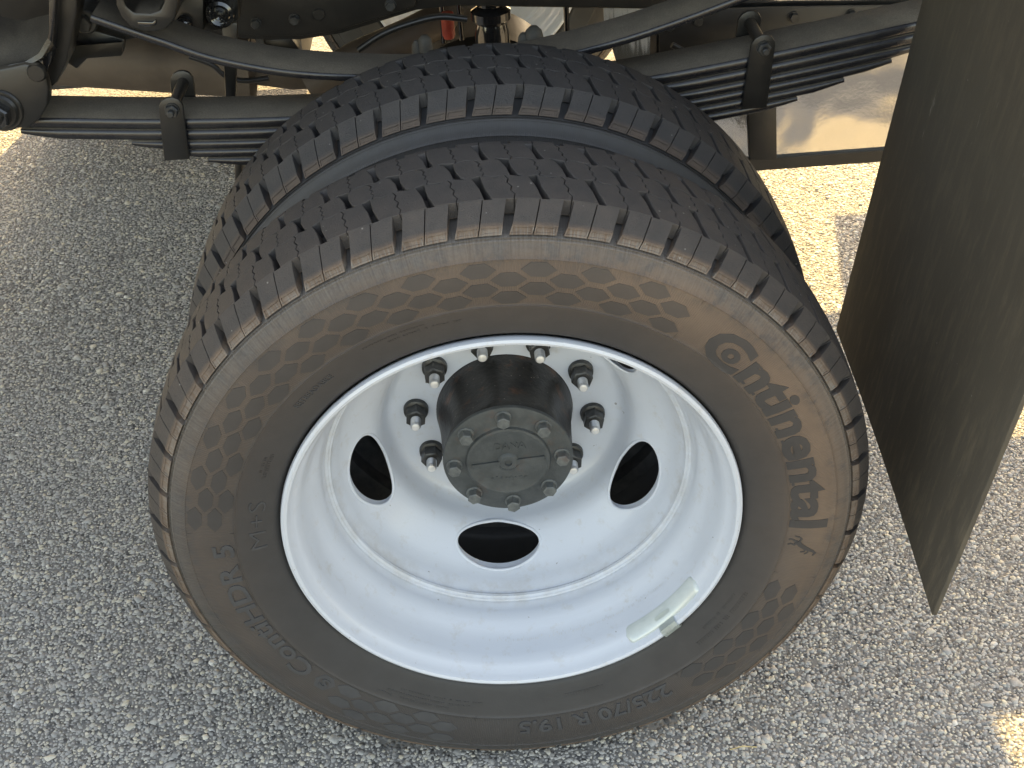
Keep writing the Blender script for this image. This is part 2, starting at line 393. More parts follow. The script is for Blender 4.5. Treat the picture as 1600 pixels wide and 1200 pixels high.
# ---- tyre carcass
prof_ctrl = [(0.2585, 0.012), (0.2635, 0.004), (0.268, -0.001), (0.276, -0.0045), (0.288, -0.0085), (0.300, -0.0125), (0.3075, -0.0150),
             (0.3095, -0.0165), (0.3115, -0.0152), (0.322, -0.0172), (0.335, -0.0185), (0.348, -0.0182), (0.3605, -0.0165), (0.3625, -0.0172), (0.3645, -0.0157),
             (0.371, -0.0130), (0.3765, -0.0100), (0.3785, -0.0094), (0.3798, -0.0066), (0.3812, -0.0082)]
YC = 0.080
side = [(p.x, p.y) for p in catmull(prof_ctrl, 3)]
base_top = [(0.3820, -0.003), (0.3835, 0.0075), (0.3915, 0.0225), (0.3935, 0.030), (0.3950, 0.055), (0.3953, 0.080)]
half = side+base_top
outer = half+[(R, 2*YC-y) for R, y in reversed(half[:-1])]
inner = [(0.262, 2*YC-0.03), (0.300, 2*YC-0.006), (0.330, 2*YC-0.004), (0.375, 2*YC-0.02), (0.384, YC), (0.375, 0.02), (0.330, 0.004), (0.300, 0.006), (0.262, 0.03)]
tyre_prof = outer+inner
sR = [p[0] for p in side]; sY = [p[1] for p in side]
def ysurf(R): return float(np.interp(R, sR, sY))
def carcass_mesh():
    bm = bmesh.new(); lathe(bm, tyre_prof, 288)
    for v in bm.verts:
        if v.co.z < -ZA+0.001: v.co.z = -ZA+0.001
    bmesh.ops.recalc_face_normals(bm, faces=bm.faces)
    me = bpy.data.meshes.new('tyre'); bm.to_mesh(me); bm.free(); return me
ME_TYRE = carcass_mesh()

# ---- tread
NP = 46; DT = 2*PI/NP; PITCH = 0.4085*DT
ROWS = [(0.0200, 0.0620), (0.0620, 0.1000), (0.1000, 0.1400)]
def crown(y): return 0.4085+0.0030*(1-((y-YC)/0.060)**2)
def wave(s, k):               # row boundary wobble
    ph = (s/PITCH*2+0.5*k) % 1.0
    return 0.0024*(1-4*abs(ph-0.5))
def block_mesh(r, h):
    """row r, half h: 0 = slot on its left and zigzag on its right, 1 = the other way round"""
    t0, t1 = ROWS[r]; tm = (t0+t1)/2; ph = 0.5 if r % 2 == 0 else 0.0
    slant = 0.26
    sl = PITCH*(ph+0.0); zz = sl+PITCH/2; sl2 = sl+PITCH
    g_row = 0.0004; nz = 7
    def cut_slot(y, sgn, s0): return s0-slant*(y-tm)+sgn*0.0026
    def cut_zz(i, y, sgn, s0): return s0-slant*0.7*(y-tm)+(0.0013 if i % 2 else -0.0013)+sgn*0.0005
    a, b = (sl, zz) if h == 0 else (zz, sl2)
    left, right = [], []
    ya = lambda s: (t0+(g_row+wave(s, r)) if r > 0 else t0)
    yb = lambda s: (t1-g_row+wave(s, r+1)) if r < 2 else t1
    def side_pts(s0, kind, sgn):
        out = []
        y0, y1 = ya(s0), yb(s0)
        if kind == 'slot':
            for i in range(3):
                y = y0+(y1-y0)*i/2; out.append((cut_slot(y, sgn, s0), y))
            # chamfered mouth of the slot
            out[0] = (out[0][0]+sgn*0.0012, out[0][1]); out[-1] = (out[-1][0]+sgn*0.0022, out[-1][1])
        else:
            for i in range(nz):
                y = y0+(y1-y0)*i/(nz-1); out.append((cut_zz(i, y, sgn, s0), y))
        return out
    L = side_pts(a, 'slot' if h == 0 else 'zz', 1); Rr = side_pts(b, 'zz' if h == 0 else 'slot', -1)
    bot = [(s, ya(s)) for s in np.linspace(L[0][0], Rr[0][0], 4)[1:-1]]
    top = [(s, yb(s)) for s in np.linspace(Rr[-1][0], L[-1][0], 4)[1:-1]]
    poly = L[::-1]+bot+Rr+top                # loop
    cx = sum(p[0] for p in poly)/len(poly); cy = sum(p[1] for p in poly)/len(poly)
    def P(s, y, R):
        th = PI/2-(s/0.4085); return (R*math.cos(th), y, R*math.sin(th))
    def ring(inset, dR, Rabs=None):
        out = []
        for s, y in poly:
            k = 1-inset/max(1e-4, math.hypot(s-cx, y-cy)); ss, yy = cx+(s-cx)*k, cy+(y-cy)*k
            out.append(bm.verts.new(P(ss, yy, Rabs if Rabs else crown(y)-dR)))
        return out
    bm = bmesh.new()
    r1 = ring(-0.0012, 0, 0.3925); r2 = ring(0, 0.0006); r3 = ring(0.0006, 0.0)
    mid = [bm.verts.new(P(cx+(s-cx)*0.5, cy+(y-cy)*0.5, crown(cy+(y-cy)*0.5))) for s, y in poly]
    n = len(poly)
    for A, B in ((r1, r2), (r2, r3), (r3, mid)):
        for i in range(n): bm.faces.new((A[i], A[(i+1) % n], B[(i+1) % n], B[i]))
    bm.faces.new(mid)
    bmesh.ops.recalc_face_normals(bm, faces=bm.faces)
    me = bpy.data.meshes.new('tread_block'); bm.to_mesh(me); bm.free(); me.materials.append(M['tread'])
    me.polygons.foreach_set('use_smooth', [True]*len(me.polygons)); me.set_sharp_from_angle(angle=math.radians(24)); return me
def lug_mesh(h, far=False):
    """shoulder lug: corner, buttress face, step with a sunk pocket"""
    k2 = 0.30
    # notch centred on s=0 and s=PITCH, thin sipe at PITCH/2
    prof = [(0.4079, 0.0196), (0.4035, 0.0128), (0.3935, 0.0012), (0.3915, -0.0022), (0.3835, -0.0068)]
    if far: prof = [(0.4079, 0.0196), (0.4068, 0.0110), (0.4030, 0.0030), (0.3925, -0.0030), (0.3835, -0.0070)]
    basep = [(0.3930, 0.033), (0.3900, 0.025), (0.3825, 0.011), (0.3820, 0.007), (0.3800, 0.002)]
    notchw = [0.0050, 0.0052, 0.0050, 0.0047, 0.0038]
    bm = bmesh.new()
    def P(s, R, y):
        th = PI/2-(s/0.4085); y = 2*YC-y if far else y; return bm.verts.new((R*math.cos(th), y, R*math.sin(th)))
    def edges(i):
        R = prof[i][0]; sh = -k2*(0.4085-R)
        if h == 0: return (notchw[i]+sh, PITCH/2-0.0006+sh)
        return (PITCH/2+0.0006+sh, PITCH-notchw[i]+sh)
    NS = 5; rows = []; brow = []
    for i, (R, y) in enumerate(prof):
        a, b = edges(i); rows.append([P(a+(b-a)*k/(NS-1), R, y) for k in range(NS)])
        brow.append([P(a+(b-a)*k/(NS-1), *basep[i]) for k in range(NS)])
    faces = {}
    for i in range(len(prof)-1):
        for k in range(NS-1):
            faces[(i, k)] = bm.faces.new((rows[i][k], rows[i][k+1], rows[i+1][k+1], rows[i+1][k]))
            bm.faces.new((brow[i][k], brow[i+1][k], brow[i+1][k+1], brow[i][k+1]))
        for kk in (0, NS-1): bm.faces.new((rows[i][kk], brow[i][kk], brow[i+1][kk], rows[i+1][kk]))
    for i in (0, len(prof)-1):
        for k in range(NS-1): bm.faces.new((rows[i][k], rows[i][k+1], brow[i][k+1], brow[i][k]))
    bmesh.ops.recalc_face_normals(bm, faces=bm.faces)
    pk = [faces[(3, k)] for k in range(NS-1)]
    rg = bmesh.ops.inset_region(bm, faces=pk, thickness=0.0021, depth=0.0)
    rg = bmesh.ops.inset_region(bm, faces=pk, thickness=0.0005, depth=-0.0009)
    es = [e for e in bm.edges if len(e.link_faces) == 2 and e.calc_face_angle(0) > math.radians(50)]
    me = bpy.data.meshes.new('shoulder_lug'); bm.to_mesh(me); bm.free(); me.materials.append(M['tread'])
    me.polygons.foreach_set('use_smooth', [True]*len(me.polygons)); me.set_sharp_from_angle(angle=math.radians(28)); return me
BLK = {(r, h): block_mesh(r, h) for r in range(3) for h in range(2)}
LUG = {(h, f): lug_mesh(h, f) for h in range(2) for f in (False, True)}

def joined(items, name, parent, mat, yoff=0.0):
    """many (mesh, angle) copies as one mesh"""
    vs, fs, base = [], [], 0
    for me, a in items:
        c = np.empty(len(me.vertices)*3); me.vertices.foreach_get('co', c); c = c.reshape(-1, 3)
        ca, sa = math.cos(a), math.sin(a)
        d = c.copy(); d[:, 0] = ca*c[:, 0]+sa*c[:, 2]; d[:, 2] = -sa*c[:, 0]+ca*c[:, 2]
        vs.append(d); fs += [[base+i for i in p.vertices] for p in me.polygons]; base += len(c)
    me = bpy.data.meshes.new(name); me.from_pydata(np.concatenate(vs).tolist(), [], fs); me.update()
    o = mesh_obj(name, me, mat, parent, 45); o['kind'] = 'stuff'; return o

def add_tread(parent, phase, detail, amin, amax, rowmax):
    rest = []; restl = []
    for i in range(NP):
        for r in range(3):
            for h in range(2):
                s = PITCH*((0.5 if r % 2 == 0 else 0.0)+(0.25 if h == 0 else 0.75))
                rot = i*DT+phase                     # rotation about +Y moves the top towards +X
                th = math.degrees(PI/2-s/0.4085-rot); th = (th+180) % 360-180
                dth = (th-90+180) % 360-180          # angle from the top of the wheel
                me = BLK[(r, h)]
                if detail and amin < dth < amax and r < rowmax:
                    o = bpy.data.objects.new('tread_block', me); o.rotation_euler = (0, rot, 0); link(o, parent)
                else: rest.append((me, rot))
        for h in range(2):
            rot = i*DT+phase; s = PITCH*(0.25+0.5*h)
            th = math.degrees(PI/2-s/0.4085-rot); dth = (th-90+180) % 360-180
            if detail and amin-25 < dth < amax+25:
                o = bpy.data.objects.new('shoulder_lug', LUG[(h, False)]); o.rotation_euler = (0, rot, 0); link(o, parent)
            else: restl.append((LUG[(h, False)], rot))
            restl.append((LUG[(h, True)], rot))
    joined(rest, 'tread_blocks', parent, M['tread']); joined(restl, 'shoulder_lugs', parent, M['tread'])

# ---- rim
rim_face = [(0.2600, 0.006), (0.2612, 0.0005), (0.2600, -0.0035), (0.2570, -0.0050), (0.2538, -0.0035), (0.2518, 0.0015), (0.2500, 0.008), (0.2465, 0.0125), (0.2435, 0.018),
            (0.2410, 0.030), (0.2385, 0.044), (0.2355, 0.054), (0.2315, 0.062), (0.2265, 0.070), (0.2230, 0.078), (0.2212, 0.086), (0.2203, 0.0935), (0.2190, 0.0952),
            (0.2183, 0.0985), (0.2158, 0.0992), (0.2146, 0.1012), (0.2126, 0.1022), (0.2115, 0.1055), (0.2127, 0.1078), (0.2110, 0.1120), (0.2080, 0.1170), (0.2045, 0.1260), (0.2000, 0.1355),
            (0.1940, 0.1435), (0.1860, 0.1520), (0.1780, 0.1600), (0.1700, 0.1680), (0.1630, 0.1755), (0.1580, 0.1830), (0.1555, 0.1915), (0.1540, 0.2000), (0.1515, 0.2100), (0.1470, 0.2165), (0.1400, 0.2195), (0.1250, 0.2205), (0.0870, 0.2205)]
T = 0.006
rim_back = [(0.0870, 0.2265), (0.1300, 0.2265), (0.1480, 0.2250), (0.1570, 0.2170), (0.1600, 0.2050), (0.1630, 0.1900), (0.1700, 0.1790), (0.1880, 0.1605), (0.2010, 0.1480), (0.2080, 0.1370), (0.2150, 0.1240), (0.2180, 0.1160),
            (0.2185, 0.124), (0.2230, 0.132), (0.2420, 0.140), (0.2450, 0.160), (0.2600, 0.166), (0.2640, 0.164), (0.2625, 0.158), (0.2500, 0.156), (0.2480, 0.137),
            (0.2250, 0.126), (0.2240, 0.100), (0.2270, 0.084), (0.2370, 0.068), (0.2440, 0.050), (0.2480, 0.020), (0.2570, 0.010)]
fR = [p[0] for p in rim_face[::-1]]; fY = [p[1] for p in rim_face[::-1]]
HOLES = [math.radians(-97+72*k) for k in range(5)]
def rim_mesh():
    bm = bmesh.new(); lathe(bm, rim_face+rim_back, 240); bmesh.ops.recalc_face_normals(bm, faces=bm.faces)
    me = bpy.data.meshes.new('rim'); bm.to_mesh(me); bm.free(); o = bpy.data.objects.new('rim_tmp', me); COL.objects.link(o)
    bc = bmesh.new(); N = 56
    for ha in HOLES:
        A = []; B = []
        for k in range(N):
            f = 2*PI*k/N; R = 0.1785+0.0208*math.cos(f)*(1.0); tt = 0.0560*math.sin(f)*(1-0.10*math.cos(f))
            a = ha+tt/0.1785
            A.append(bc.verts.new((R*math.cos(a), 0.11, R*math.sin(a)))); B.append(bc.verts.new((R*math.cos(a), 0.24, R*math.sin(a))))
        bc.faces.new(A); bc.faces.new(list(reversed(B)))
        for k in range(N): bc.faces.new((A[k], B[k], B[(k+1) % N], A[(k+1) % N]))
    bmesh.ops.recalc_face_normals(bc, faces=bc.faces)
    mc = bpy.data.meshes.new('cut'); bc.to_mesh(mc); bc.free(); oc = bpy.data.objects.new('cut_tmp', mc); COL.objects.link(oc)
    md = o.modifiers.new('b', 'BOOLEAN'); md.operation = 'DIFFERENCE'; md.object = oc; md.solver = 'EXACT'
    dg = bpy.context.evaluated_depsgraph_get(); me2 = bpy.data.meshes.new_from_object(o.evaluated_get(dg))
    bpy.data.objects.remove(o); bpy.data.objects.remove(oc)
    # rolled edge round each hole
    bm = bmesh.new(); bm.from_mesh(me2)
    for ha in HOLES:
        rings = []; N = 56; q = 10
        for k in range(N):
            f = 2*PI*k/N; R = 0.1785+0.0212*math.cos(f); a = ha+0.0564*math.sin(f)*(1-0.10*math.cos(f))/0.1785
            y = float(np.interp(R, fR, fY))+0.0016
            c = Vector((R*math.cos(a), y, R*math.sin(a))); er = Vector((math.cos(a), 0, math.sin(a))); et = Vector((-math.sin(a), 0, math.cos(a)))
            out = (er*math.cos(f)+et*math.sin(f)).normalized(); ax = Vector((0, -1, 0))
            rings.append([bm.verts.new(c+(out*math.cos(2*PI*j/q)+ax*math.sin(2*PI*j/q))*0.0023) for j in range(q)])
        for k in range(N):
            A, B = rings[k], rings[(k+1) % N]
            for j in range(q): bm.faces.new((A[j], A[(j+1) % q], B[(j+1) % q], B[j]))
    bmesh.ops.recalc_face_normals(bm, faces=bm.faces)
    me = bpy.data.meshes.new('rim'); bm.to_mesh(me); bm.free(); me.materials.clear(); me.materials.append(M['white'])
    me.polygons.foreach_set('use_smooth', [True]*len(me.polygons)); me.set_sharp_from_angle(angle=math.radians(38)); return me
ME_RIM = rim_mesh()

# ---- sidewall writing and pattern
def text_mesh(s, size, extr=0.0, bold=0.0):
    cu = bpy.data.curves.new('t', 'FONT'); cu.body = s; cu.size = size; cu.offset = bold; cu.resolution_u = 3
    o = bpy.data.objects.new('t', cu); COL.objects.link(o)
    dg = bpy.context.evaluated_depsgraph_get(); me = bpy.data.meshes.new_from_object(o.evaluated_get(dg))
    bpy.data.objects.remove(o); return me
def ring_text(bm, s, Rb, th_start, height, th_end=None, relief=0.0007, bold=0.0, xs=1.0):
    """text running clockwise (as seen from the camera side), letter tops outward"""
    me = text_mesh(s, height/0.72, 0, bold); b = bmesh.new(); b.from_mesh(me); bmesh.ops.triangulate(b, faces=b.faces[:]); bmesh.ops.remove_doubles(b, verts=b.verts[:], dist=1e-6)
    xsv = [v.co.x for v in b.verts]; x0, x1 = min(xsv), max(xsv); y0 = min(v.co.y for v in b.verts if True)
    Rm = Rb+height*0.5; want = (math.radians(th_start-th_end)*Rm) if th_end is not None else (x1-x0)*xs
    k = want/(x1-x0)
    for v in b.verts: v.co.x = (v.co.x-x0)*k
    for f_ in b.faces: f_.normal_update()
    x = 0.004
    while x < want:
        bmesh.ops.bisect_plane(b, geom=b.verts[:]+b.edges[:]+b.faces[:], plane_co=(x, 0, 0), plane_no=(1, 0, 0)); x += 0.006
    y = 0.0
    while y < height*1.2:
        y += 0.006; bmesh.ops.bisect_plane(b, geom=b.verts[:]+b.edges[:]+b.faces[:], plane_co=(0, y, 0), plane_no=(0, 1, 0))
    raise_onto(bm, b, lambda p: (math.radians(th_start)-p.x/Rm, Rb+p.y), relief); b.free()
def raise_onto(bm, b, fn, relief):
    """flat faces of b pressed onto the sidewall and raised, with side walls"""
    top, bot = {}, {}
    for v in b.verts:
        a, R = fn(v.co); y = ysurf(R); c, s = math.cos(a), math.sin(a)
        top[v] = bm.verts.new((R*c, y-relief, R*s)); bot[v] = bm.verts.new((R*c, y+0.0012, R*s))
    for f in b.faces: bm.faces.new([top[v] for v in f.verts])
    for e in b.edges:
        if len(e.link_faces) == 1: u, w = e.verts; bm.faces.new((top[u], top[w], bot[w], bot[u]))
def poly_bm(pts):
    b = bmesh.new(); vs = [b.verts.new((x, y, 0)) for x, y in pts]; b.faces.new(vs); bmesh.ops.triangulate(b, faces=b.faces[:]); return b
def writing(parent):
    bm = bmesh.new()
    # big brand name: the C wraps round the o
    ring_text(bm, 'C', 0.3105, 50.2, 0.0410, 41.0, bold=0.0018)
    ring_text(bm, 'o', 0.3210, 46.4, 0.0225, 42.6, bold=0.0015)
    ring_text(bm, 'ntinental', 0.3140, 40.4, 0.0410, -2.8, bold=0.0020)
    for (a, r) in ((38.2, 0.314), (34.8, 0.314), (23.6, 0.314), (20.2, 0.314), (9.1, 0.314), (6.1, 0.314), (-1.3, 0.314)):    # slab feet of the letters
        b = poly_bm([(-0.0035, 0), (0.0035, 0), (0.0035, 0.0028), (-0.0035, 0.0028)]); raise_onto(bm, b, lambda p: (math.radians(a)-p.x/r, r+p.y), 0.00072); b.free()
    # rearing horse
    strokes = [([(0.004, 0.011), (0.009, 0.015), (0.013, 0.0215), (0.0155, 0.027)], (0.0030, 0.0030, 0.0026, 0.0022)),          # trunk
               ([(0.0155, 0.027), (0.0175, 0.032), (0.0205, 0.0355)], (0.0020, 0.0015, 0.0012)), ([(0.0195, 0.0362), (0.0245, 0.0335)], (0.0014, 0.0007)),   # neck, head
               ([(0.0150, 0.0250), (0.0200, 0.0265), (0.0225, 0.0225)], (0.0011, 0.0009, 0.0006)), ([(0.0140, 0.0225), (0.0190, 0.0215), (0.0200, 0.0170)], (0.0011, 0.0009, 0.0006)),
               ([(0.0050, 0.0100), (0.0095, 0.0075), (0.0080, 0.0030), (0.0105, 0.0005)], (0.0019, 0.0013, 0.0009, 0.0007)), ([(0.0040, 0.0100), (0.0020, 0.0060), (0.0005, 0.0035), (0.0020, 0.0000)], (0.0018, 0.0012, 0.0008, 0.0007)),
               ([(0.0030, 0.0130), (-0.0010, 0.0150), (-0.0035, 0.0120), (-0.0050, 0.0065)], (0.0009, 0.0011, 0.0010, 0.0005))]
    for pl, wd in strokes:
        b = bmesh.new(); prev = None
        for n_, (x, y) in enumerate(pl):
            x2, y2 = pl[min(n_+1, len(pl)-1)]; x1, y1 = pl[max(n_-1, 0)]; d = Vector((x2-x1, y2-y1)).normalized(); w = wd[n_]
            cur = (b.verts.new((x-d.y*w, y+d.x*w, 0)), b.verts.new((x+d.y*w, y-d.x*w, 0)))
            if prev: b.faces.new((prev[0], prev[1], cur[1], cur[0]))
            prev = cur
        raise_onto(bm, b, lambda p: (math.radians(-5.9)-p.x*0.95/0.33, 0.3145+p.y*0.95), 0.0008); b.free()
    bm_obj('sidewall_lettering', bm, M['text'], parent, 30)
    bm = bmesh.new()
    ring_text(bm, 'ContiHDR 5', 0.3135, -143.0, 0.0230, -184.0, bold=0.0006, relief=0.0014)
    ring_text(bm, '225/70 R 19.5', 0.3170, -56.5, 0.0200, -92.0, bold=0.0005, relief=0.0016)
    ring_text(bm, 'M+S', 0.2770, 179.0, 0.0190, 165.0, bold=-0.0004, relief=0.0011)
    ring_text(bm, 'RETREADABLE', 0.2900, 137.0, 0.0070, 126.0)
    # S mark in a hexagon
    b = poly_bm([(-0.014, -0.003), (-0.006, 0.011), (0.008, 0.011), (0.015, 0), (0.008, -0.011), (-0.005, -0.011)]); raise_onto(bm, b, lambda p: (math.radians(-138.5)-p.x/0.325, 0.325+p.y), 0.0005); b.free()
    ring_text(bm, 'S', 0.3195, -137.4, 0.0120, -139.6, relief=0.0012, bold=0.0003)
    bm_obj('sidewall_lettering', bm, M['plate'], parent, 30)
    # fine print worn past reading: rows of small raised dashes
    bm = bmesh.new(); rr = random.Random(3)
    for (Rb, a0, a1, hh) in ((0.289, -101, -122, 0.0024), (0.2945, -104, -125, 0.0030), (0.300, -109, -128, 0.0030), (0.2845, -70, -80, 0.0045), (0.293, -24, -44, 0.0045), (0.2835, -26, -40, 0.0030),
                          (0.300, 117, 104, 0.0022), (0.2935, 112, 97, 0.0030), (0.283, 151, 158, 0.0040), (0.289, 152, 157, 0.0030)):
        lo, hi = min(a0, a1), max(a0, a1); a = lo
        while a < hi:
            w = rr.uniform(0.25, 0.75)
            if rr.random() < 0.84:
                b = poly_bm([(0, 0), (math.radians(w)*Rb*0.7, 0), (math.radians(w)*Rb*0.7, hh), (0, hh*rr.uniform(0.6, 1))]); aa = a
                raise_onto(bm, b, lambda p: (math.radians(aa)+p.x/Rb, Rb+p.y), 0.0006); b.free()
            a += w+0.14
    bm_obj('small_print', bm, M['side'], parent, 30)['kind'] = 'stuff'
    # honeycomb plates
    for (a0, a1, grow) in ((55.5, 173.2, 1.0), (-15.8, -53, 1.0), (-102, -136, 1.05)):
        lo, hi = min(a0, a1), max(a0, a1); st = 9.6; mt_ = M['hex'] if grow == 1.0 else M['plate']
        for row, R in enumerate((0.3195, 0.3303, 0.3411, 0.3519)):
            a = lo+3.4+(st*0.5 if row % 2 else 0)
            while a < hi-2.2:
                w = 0.0176; h = 0.0076
                pts = [(-w, 0), (-w*0.42, -h), (w*0.42, -h), (w, 0), (w*0.42, h), (-w*0.42, h)]
                bm = bmesh.new(); b = bmesh.new(); vs_ = [b.verts.new((x, y, 0)) for x, y in pts]; c = b.verts.new((0, 0, 0))
                for i in range(6): b.faces.new((vs_[i], vs_[(i+1) % 6], c))
                aa = a; raise_onto(bm, b, lambda p: (math.radians(aa)+p.x/R, R+p.y), 0.0006); b.free(); bm_obj('honeycomb_plate', bm, mt_, parent, 30)
                a += st
        for aa in ((a0,) if grow > 1 else (a0, a1)):
            bm = bmesh.new(); b = poly_bm([(-0.0005, -0.027), (0.0005, -0.027), (0.0005, 0.027), (-0.0005, 0.027)]); raise_onto(bm, b, lambda p: (math.radians(aa)+p.x/0.333, 0.335+p.y), 0.0007); b.free(); bm_obj('raised_line', bm, M['side'], parent, 30)

# ---- fasteners
def hex_prof(bm, c, af, y0, y1, a0, ch=0.0012):
    """hexagon prism along Y from y0 (near camera) to y1 with a chamfered face"""
    R = af/math.sqrt(3)
    spin_solid(bm, [(R*0.86, y0), (R, y0+ch), (R, y1)], 6, c, a0=a0)
def nut_and_stud(parent, ang, r=0.1125):
    x, z = r*math.cos(ang), r*math.sin(ang); a0 = random.uniform(0, PI/3)
    bm = bmesh.new()
    spin_solid(bm, [(0.0125, 0.2125), (0.0155, 0.2140), (0.0160, 0.2200), (0.0155, 0.2206)], 28, (x, 0, z))
    hex_prof(bm, (x, 0, z), 0.0235, 0.1965, 0.2130, a0)
    n = bm_obj('lug_nut', bm, M['nut'], parent, 35)
    bm = bmesh.new(); pr = []
    y = 0.1835
    pr = [(0.0052, 0.1818), (0.0064, 0.1832)]
    for k in range(10): pr += [(0.0066, 0.1845+k*0.0013), (0.0060, 0.18515+k*0.0013)]
    pr += [(0.0066, 0.199)]
    spin_solid(bm, pr, 18, (x, 0, z)); st = bm_obj('wheel_stud', bm, M['zinc'], parent, 40)
    bm = bmesh.new(); spin_solid(bm, [(0.0040, 0.1806), (0.0050, 0.1812), (0.0052, 0.1819)], 18, (x, 0, z)); bm_obj('stud_tip', bm, M['stud_tip'], parent, 40)

# ---- the outer wheel
def wheel(y, phase, detail, amin, amax, rowmax=3, mirror=False):
    w = empty('wheel', truck, (0, y, ZA))
    mesh_obj('tyre', ME_TYRE, M['side'], w, 35 if y == 0 else None)
    mr = ME_RIM
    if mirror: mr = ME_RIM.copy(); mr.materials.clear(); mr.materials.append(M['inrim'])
    ro = bpy.data.objects.new('rim', mr); link(ro, w)
    if mirror: ro.scale = (1, -1, 1); ro.location = (0, 0.177, 0)
    add_tread(w, phase, detail, amin, amax, rowmax); return w
ph0 = -math.radians(86.9-90)*1.0
w1 = wheel(0.0, math.radians(3.1), True, -76, 76)
w1['label'] = 'outer wheel with dusty tyre and white painted rim'
writing(w1)
for k in range(10): nut_and_stud(w1, math.radians(36*k-6.86))
w2 = wheel(0.2734, math.radians(90-83.5), True, -62, 62, 3, True)
w2['label'] = 'inner wheel half hidden behind the outer one'
# balance weight
bm = bmesh.new(); N = 40; rings = []
a0, a1 = -58.0, -29.5
for k in range(N+1):
    a = math.radians(a0+(a1-a0)*k/N); e = min(k, N-k)/N*(a1-a0); f = math.sqrt(max(0.02, 1-(max(0, 1.7-e)/1.7)**2))
    R = 0.2470; yy = 0.0150; hw = 0.0112*f; th = 0.0034*(0.5+0.5*f)
    ring = []
    for j in range(12):
        q = 2*PI*j/12; dy = hw*math.copysign(abs(math.cos(q))**0.6, math.cos(q)); dr = -th*math.copysign(abs(math.sin(q))**0.7, math.sin(q))
        RR = R+dr-0.36*dy; ring.append(bm.verts.new((RR*math.cos(a), yy+dy, RR*math.sin(a))))
    rings.append(ring)
for A, B in zip(rings, rings[1:]):
    for j in range(12): bm.faces.new((A[j], A[(j+1) % 12], B[(j+1) % 12], B[j]))
bm.faces.new(rings[0]); bm.faces.new(rings[-1][::-1])
bm_obj('balance_weight', bm, M['weight'], w1, 60)
bm = bmesh.new(); P_ = [(0.2425, 0.013), (0.2490, 0.0065), (0.2508, -0.0035), (0.2560, -0.0070), (0.2620, -0.0050), (0.2640, 0.0005)]
A = []
for a in (-47.5, -42.0):
    a = math.radians(a); A.append([bm.verts.new((R*math.cos(a), y, R*math.sin(a))) for R, y in P_]); 
for j in range(len(P_)-1): bm.faces.new((A[0][j], A[0][j+1], A[1][j+1], A[1][j]))
bmesh.ops.solidify(bm, geom=bm.faces[:], thickness=-0.0012)
bm_obj('weight_clip', bm, M['weight'], w1, 40)
# stamped marks on the barrel
bm = bmesh.new(); rr = random.Random(5)
a = -100.0
while a < -35:
    if rr.random() < 0.72:
        aa = math.radians(a); w = math.radians(rr.uniform(0.12, 0.4)); y = 0.047+0.003*(rr.random() < 0.3); R = float(np.interp(-y, [-p for p in fY], fR)) if False else 0.2368
        R = np.interp(y, [p[1] for p in rim_face[8:20]], [p[0] for p in rim_face[8:20]])
        R2 = np.interp(y+0.003, [p[1] for p in rim_face[8:20]], [p[0] for p in rim_face[8:20]])
        v = [bm.verts.new(((r_-0.0003)*math.cos(t_), y_, (r_-0.0003)*math.sin(t_))) for (r_, y_, t_) in ((R, y, aa), (R, y, aa+w), (R2, y+0.003, aa+w), (R2, y+0.003, aa))]; bm.faces.new(v)
    a += 0.62
bm_obj('rim_stamping', bm, simple('stamped_shadow_paint', (0.55, 0.57, 0.60), (0.62, 0.64, 0.66), 0.5), w1)

# ---- hub
hub = empty('hub', truck, (0, 0, ZA)); hub['label'] = 'black axle hub with grey bolted end cap'
def hubr(R, y, a):
    k = max(0, min(1, (0.205-y)/0.03))*max(0, min(1, (y-0.128)/0.012))
    return R-0.0042*k*(0.5-0.5*math.cos(8*(a-math.radians(4)))) 
bm = bmesh.new(); spin_solid(bm, [(0.0775, 0.1285), (0.0790, 0.1310), (0.0795, 0.140), (0.0805, 0.160), (0.0820, 0.185), (0.0835, 0.200), (0.0850, 0.208), (0.0865, 0.221), (0.0865, 0.30)], 128, rfun=hubr)
bm_obj('hub_barrel', bm, M['hub'], hub, 35)
bm = bmesh.new()
spin_solid(bm, [(0.0010, 0.1178), (0.0040, 0.1178), (0.0046, 0.1150), (0.0098, 0.1150), (0.0125, 0.1168), (0.0135, 0.1182), (0.0440, 0.1178), (0.0475, 0.1166), (0.0505, 0.1172), (0.0520, 0.1205), (0.0535, 0.1212), (0.0750, 0.1212), (0.0785, 0.1224), (0.0792, 0.1240), (0.0790, 0.1275), (0.0775, 0.1290)], 96)
for s_ in (-1, 1):                                  # raised bar across the cap
    b0 = len(bm.verts); an = math.radians(4)
    vs_ = box(bm, 0.010, 0.044, 0.1155, 0.1190, -0.0034, 0.0034) if s_ > 0 else box(bm, -0.044, -0.010, 0.1155, 0.1190, -0.0034, 0.0034)
    bmesh.ops.rotate(bm, verts=vs_, cent=(0, 0, 0), matrix=Matrix.Rotation(-an, 3, 'Y'))
me = text_mesh('DANA', 0.0135, 0, 0.0001); b = bmesh.new(); b.from_mesh(me)
g_ = bmesh.ops.extrude_face_region(b, geom=b.faces[:]); 
for e in g_['geom']:
    if isinstance(e, bmesh.types.BMVert): e.co.z += 0.0012
mt = bpy.data.meshes.new('tmp'); 
for v in b.verts: x, y, z = v.co; v.co = (x-0.0175+0.001, 0.1182-z, y+0.020)
b.to_mesh(mt); bm.from_mesh(mt); b.free()
rr = random.Random(9)
for i in range(8):
    x = -0.022+i*0.0057; box(bm, x, x+rr.uniform(0.002, 0.004), 0.1171, 0.1182, -0.0275, -0.0275+rr.uniform(0.003, 0.006))
bm_obj('hub_cap', bm, M['cast'], hub, 30)
